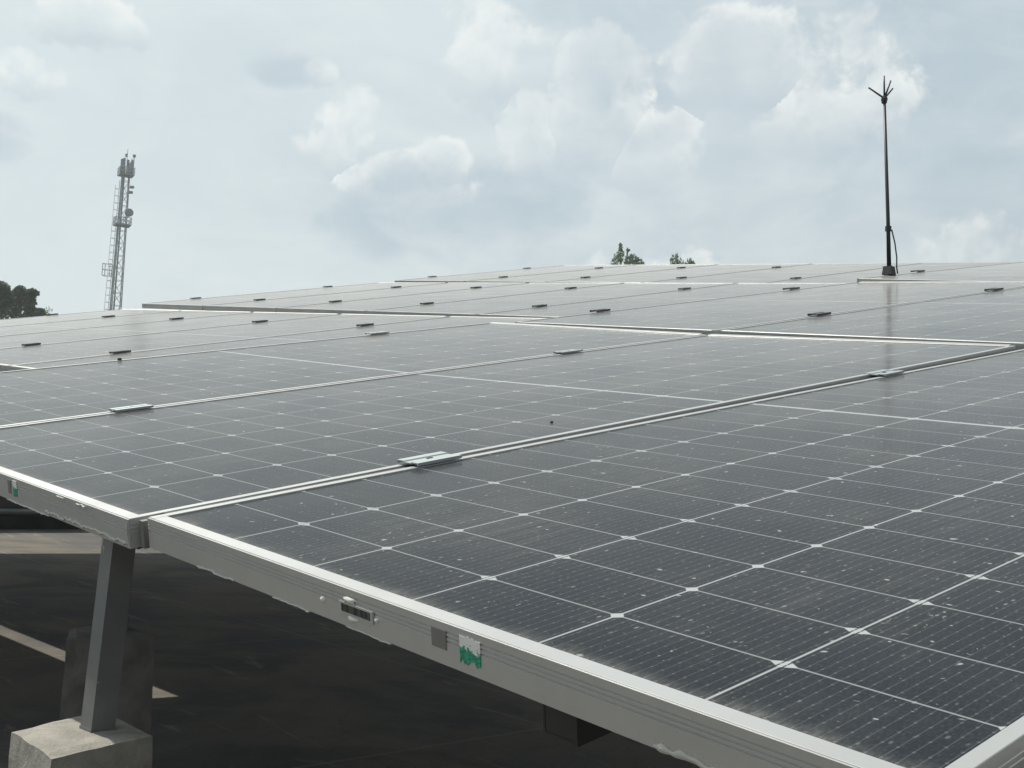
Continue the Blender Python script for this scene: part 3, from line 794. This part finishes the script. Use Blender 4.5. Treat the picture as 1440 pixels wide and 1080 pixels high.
# ------------------------------------------------------------------ lattice telecom tower
def tower():
    base = Vector((-90.95, 37.45, -6.6))
    o = empty('telecom_tower', Matrix.Translation(base) @ Matrix.Rotation(R(142.5 + 24), 4, 'Z'))
    tag(o, 'grey lattice telecom tower with dish and platforms on the left horizon', 'tower')
    Ht = 30.0
    def hw(z): return .55 - .30 * z / Ht
    legs = [(1, 1), (1, -1), (-1, -1), (-1, 1)]
    def P(k, z): return Vector((legs[k % 4][0] * hw(z), legs[k % 4][1] * hw(z), z))
    for k in range(4):
        MB().tube([P(k, 0), P(k, Ht)], .042 if k else .06, 6).build('leg', M_TOWER, o)
    br = MB(); z = 0.0; i = 0
    while z < Ht - .6:
        z2 = min(z + 1.05, Ht)
        for k in range(4):
            a, b = (k, k + 1) if i % 2 else (k + 1, k)
            br.tube([P(a, z), P(b, z2)], .022, 4, False)
            br.tube([P(k, z2), P(k + 1, z2)], .022, 4, False)
        z = z2; i += 1
    br.build('bracing', M_TOWER, o)
    def platform(z, r, name='platform'):
        m = MB(); m.box(-r, r, -r, r, z - .04, z + .06)
        p_ = m.build(name, M_TOWERD, o); q = MB()
        for zz in (.30, .62):
            c = [Vector((sx * r, sy * r, z + zz)) for sx, sy in legs]
            for k in range(4): q.tube([c[k], c[(k + 1) % 4]], .03, 4)
        for sx, sy in legs + [(1, 0), (-1, 0), (0, 1), (0, -1)]: q.tube([(sx * r, sy * r, z), (sx * r, sy * r, z + .62)], .03, 4)
        q.build('railing', M_TOWER, p_)
    platform(28.85, .58); platform(24.6, .62)
    # local directions: screen right and towards the viewer
    inv = o.matrix_world.to_3x3().inverted()
    rt = (inv @ Vector((.67, .742, 0))).normalized(); tv = (inv @ Vector((.743, -.666, 0))).normalized()
    up = Vector((0, 0, 1))
    m = MB(); c = -rt * .92 + tv * .1 + up * 20.3
    for dx in (-.3, .3):
        for dy in (-.3, .3): m.tube([c + rt * dx + tv * dy, c + rt * dx + tv * dy + up * 1.0], .03, 4)
    for zz in (0, .5, 1.0):
        for s_ in (-.3, .3):
            m.tube([c + rt * -.3 + tv * s_ + up * zz, c + rt * .3 + tv * s_ + up * zz], .03, 4); m.tube([c + rt * s_ + tv * -.3 + up * zz, c + rt * s_ + tv * .3 + up * zz], .03, 4)
    m.build('rest_platform', M_TOWER, o)
    # ladder with safety hoops on the left side
    m = MB()
    def lx(z): return -rt * (hw(z) * 1.35 + .06)
    for s_ in (-.16, .16): m.tube([lx(0) + tv * s_, lx(28.4) + tv * s_ + up * 28.4], .022, 4)
    z = .4
    while z < 28.2: m.tube([lx(z) + tv * -.16 + up * z, lx(z) + tv * .16 + up * z], .018, 4); z += .45
    z = 2.5
    while z < 28.2:
        pts = [lx(z) + tv * .2 * math.cos(a) * 1.0 - rt * (.34 * math.sin(a)) + up * z for a in [math.pi * q / 6 for q in range(7)]]
        m.tube(pts, .018, 4); z += .60
    m.tube([lx(2.5) - rt * .38 + up * 2.5, lx(28) - rt * .38 + up * 28], .016, 4)
    m.build('ladder', M_TOWER, o)
    # cable run up the face
    m = MB()
    for s_ in (-.10, 0.0, .10): m.tube([tv * .40 - rt * (.06 + s_ * .6) + up * .5, tv * .26 - rt * (.04 + s_ * .35) + up * 29.6], .022, 5)
    m.build('feeder_cables', M_TOWERD, o)
    # drum microwave dish on the right
    d = MB(); c = rt * .62 + tv * .35 + up * 25.65; ax = (tv * .75 + rt * .5).normalized()
    d.tube([c - ax * .26, c - ax * .15, c + ax * .12, c + ax * .15, c + ax * .17], [.14, .33, .34, .33, .24], 20)
    dd = d.build('microwave_dish', M_TOWERD, o)
    MB().tube([rt * .3 + up * 25.65, c - ax * .2], .04, 6).build('bracket', M_TOWER, dd)
    for zz, sx in ((27.85, .66), (27.4, .58)):
        m = MB(); c = rt * sx + tv * .2 + up * zz
        m.tube([c - rt * .15, c + rt * .15], .12, 10); m.tube([rt * .2 + up * zz, c], .035, 6)
        m.build('radio_unit', M_TOWERD, o)
    # sector antennas and the spike on top
    for ang, lift in ((0, 0), (1.75, 0), (3.3, .05), (4.6, .1)):
        e = rt * math.cos(ang) * .44 + tv * math.sin(ang) * .42
        m = MB(); c = e + up * (29.0 + lift)
        dirv = e.normalized(); sd = dirv.cross(up)
        vs = [c + sd * a + dirv * b + up * zz for zz in (0, 1.2) for b in (-.05, .06) for a in (-.10, .10)]
        m.add(vs, [(0, 2, 3, 1), (4, 5, 7, 6), (0, 1, 5, 4), (2, 6, 7, 3), (0, 4, 6, 2), (1, 3, 7, 5)])
        m.tube([e * .9 + up * 28.9, e * .9 + up * 30.3], .03, 6)
        m.build('sector_antenna', M_TOWERD, o)
    m = MB(); m.tube([rt * .58 + up * 28.9, rt * .58 + up * 30.5], .035, 6); m.box(-.11, .11, -.11, .11, 0, .2, Matrix.Translation(rt * .58 + up * 30.45)); m.build('beacon_mast', M_TOWERD, o)
    m = MB(); m.tube([up * Ht, up * (Ht + 1.1)], .022, 5); m.box(-.09, .09, -.07, .07, 0, .25, Matrix.Translation(-rt * .1 + up * (Ht + .45))); m.build('top_spike', M_TOWERD, o)
    return o


tower()

# ------------------------------------------------------------------ trees
def leaf_cloud(centres, n, size, seed, up=False):
    rnd = random.Random(seed); m = MB()
    for _ in range(n):
        c, r = rnd.choice(centres) if True else None
        while True:
            q = Vector((rnd.uniform(-1, 1), rnd.uniform(-1, 1), rnd.uniform(-1, 1)))
            if .35 < q.length < 1: break
        p = Vector(c) + Vector((q.x * r[0], q.y * r[1], q.z * r[2]))
        s = size * rnd.uniform(.5, 1.3)
        a = Vector((rnd.gauss(0, 1), rnd.gauss(0, 1), rnd.gauss(.9 if up else -.4, .8))).normalized()
        b = a.cross(Vector((rnd.gauss(0, 1), rnd.gauss(0, 1), rnd.gauss(0, 1)))).normalized()
        w = .30 if up else .5
        m.add([p - a * s * .5, p + b * s * w * .5, p + a * s * .5, p - b * s * w * .5], [(0, 1, 2, 3)])
    return m


def tree(name, base, top_z, blobs, n, size, leaf, label, seed, up=False, trunk_r=.22, group='trees beyond the roof'):
    """blobs: (offset from trunk axis at height z, radii) in metres, relative to base x,y and absolute z"""
    o = empty(name, base); b = Vector(base)
    cs = [((x, y, z - b.z), r) for x, y, z, r in blobs]
    tk = MB(); zt = max(c[0][2] for c in cs)
    zf = zt * .55
    tk.tube([(0, 0, 0), (.1, .05, zf * .5), (-.05, .1, zf), (0, 0, zt)], [trunk_r, trunk_r * .8, trunk_r * .6, trunk_r * .15], 8)
    tk.build('trunk', M_BARK, o, True)
    lb = MB()
    for c, r in cs:
        st = Vector((0, 0, min(c[2] * .8, zt * .7))); e = Vector(c) + Vector((0, 0, r[2] * .6)); mdl = (st + e) * .5 + Vector((0, 0, .2))
        lb.tube([st, mdl, e], [trunk_r * .45, trunk_r * .28, .02], 5)
    lb.build('limbs', M_BARK, o)
    leaf_cloud(cs, n, size, seed, up).build('crown', leaf, o)
    tag(o, label, 'tree', group); return o


def px_dir(x, y):
    """unit horizontal offset helpers are written in world axes along the far left sight line"""
    return _r * x + Vector((0, 0, y))


def rel(base, lst):
    return [(_r.x * a + _f.x * c, _r.y * a + _f.y * c, z, r) for a, c, z, r in lst]


# dense dark tree at the left edge (about 60 m away)
tb = (-56.6, 14.65, -6.6)
tree('broadleaf_tree', tb, 8, rel(tb, [(0, 0, 4.50, (2.6, 2.6, 2.0)), (1.4, .3, 6.20, (1.0, .9, .75)), (2.05, .2, 7.05, (.40, .42, .36)), (2.95, .1, 6.90, (.38, .40, .36)), (3.2, .1, 6.45, (.36, .4, .36)), (2.6, -.2, 5.80, (.85, .75, .7)), (-.6, 0, 7.10, (1.6, 1.6, 1.1)), (1.5, 0, 7.20, (.5, .45, .32)), (2.4, 0, 4.90, (1.1, 1.0, .9))]),
     5600, .30, M_LEAFD, 'dense dark broadleaf tree at the left edge of the photo', 11)
tb = (-59.45, 19.45, -6.6)
tree('broadleaf_tree', tb, 7, rel(tb, [(0, 0, 6.0, (1.10, 1.0, .95)), (-.30, 0, 7.15, (.36, .40, .55)), (-.1, 0, 7.55, (.26, .3, .25)), (.42, 0, 7.0, (.26, .32, .60)), (.55, 0, 7.5, (.24, .3, .2)), (.95, 0, 6.25, (.45, .5, .5)), (-.5, 0, 6.6, (.4, .5, .5)), (1.2, .2, 5.8, (.5, .5, .5)), (-1.0, 0, 5.2, (.9, .9, .9))]),
     3800, .25, M_LEAFD, 'smaller dark tree right of the dense one at the left edge', 12)
tb = (-60.9, 21.35, -6.6)
tree('young_tree', tb, 7, rel(tb, [(0, 0, 6.75, (.28, .26, .36)), (-.45, 0, 6.40, (.42, .3, .14)), (.25, 0, 6.28, (.38, .3, .12))]),
     230, .14, M_LEAFP, 'tiny wispy treetop beside the dark trees at the left', 13, True, .07)
# feathery treetops behind the ridge (about 70 m away)
tb = (-46.0, 50.8, -6.6)
tree('feathery_tree', tb, 13, rel(tb, [(-.60, 0, 12.75, (.30, .28, .55)), (-.38, 0, 13.15, (.24, .22, .45)), (-.75, 0, 12.3, (.35, .35, .4)), (.05, 0, 12.65, (.24, .24, .42)), (.38, 0, 12.95, (.26, .24, .32)), (.68, 0, 12.75, (.26, .24, .32)), (.92, 0, 12.4, (.20, .22, .45)), (.25, 0, 12.25, (.75, .5, .4)), (-.42, 0, 13.62, (.09, .09, .28)), (.05, 0, 13.45, (.10, .06, .06)), (0, 0, 11.0, (1.3, 1.2, 1.2))]),
     1050, .22, M_LEAFP, 'left of two feathery treetops rising behind the far ridge', 21)
tb = (-46.6, 56.9, -6.6)
tree('feathery_tree', tb, 13, rel(tb, [(-.72, 0, 13.6, (.16, .18, .55)), (-.45, 0, 13.85, (.15, .14, .55)), (-.25, 0, 13.55, (.2, .2, .5)), (.15, 0, 13.4, (.3, .3, .35)), (.42, 0, 13.65, (.22, .2, .42)), (.62, 0, 13.5, (.22, .2, .35)), (.1, 0, 13.25, (.9, .5, .28)), (.95, 0, 13.25, (.35, .3, .22)), (1.5, 0, 13.2, (.16, .16, .28)), (-1.75, 0, 13.2, (.12, .12, .22)), (0, 0, 12.0, (1.6, 1.2, 1.0))]),
     1200, .20, M_LEAFP, 'right of two feathery treetops rising behind the far ridge', 22)

# ------------------------------------------------------------------ air: thin even haze
hm = bpy.data.materials.new("haze_air"); hm.use_nodes = True; hm.node_tree.nodes.clear()
ho = hm.node_tree.nodes.new('ShaderNodeOutputMaterial'); hv = hm.node_tree.nodes.new('ShaderNodeVolumePrincipled')
hv.inputs['Color'].default_value = (.93, .96, 1.0, 1); hv.inputs['Density'].default_value = .0011; hv.inputs['Anisotropy'].default_value = .3
hm.node_tree.links.new(hv.outputs[0], ho.inputs['Volume'])
hz = MB().box(-420, 420, -420, 420, -7.6, 27.5).build('haze', hm); tag(hz, kind='stuff')
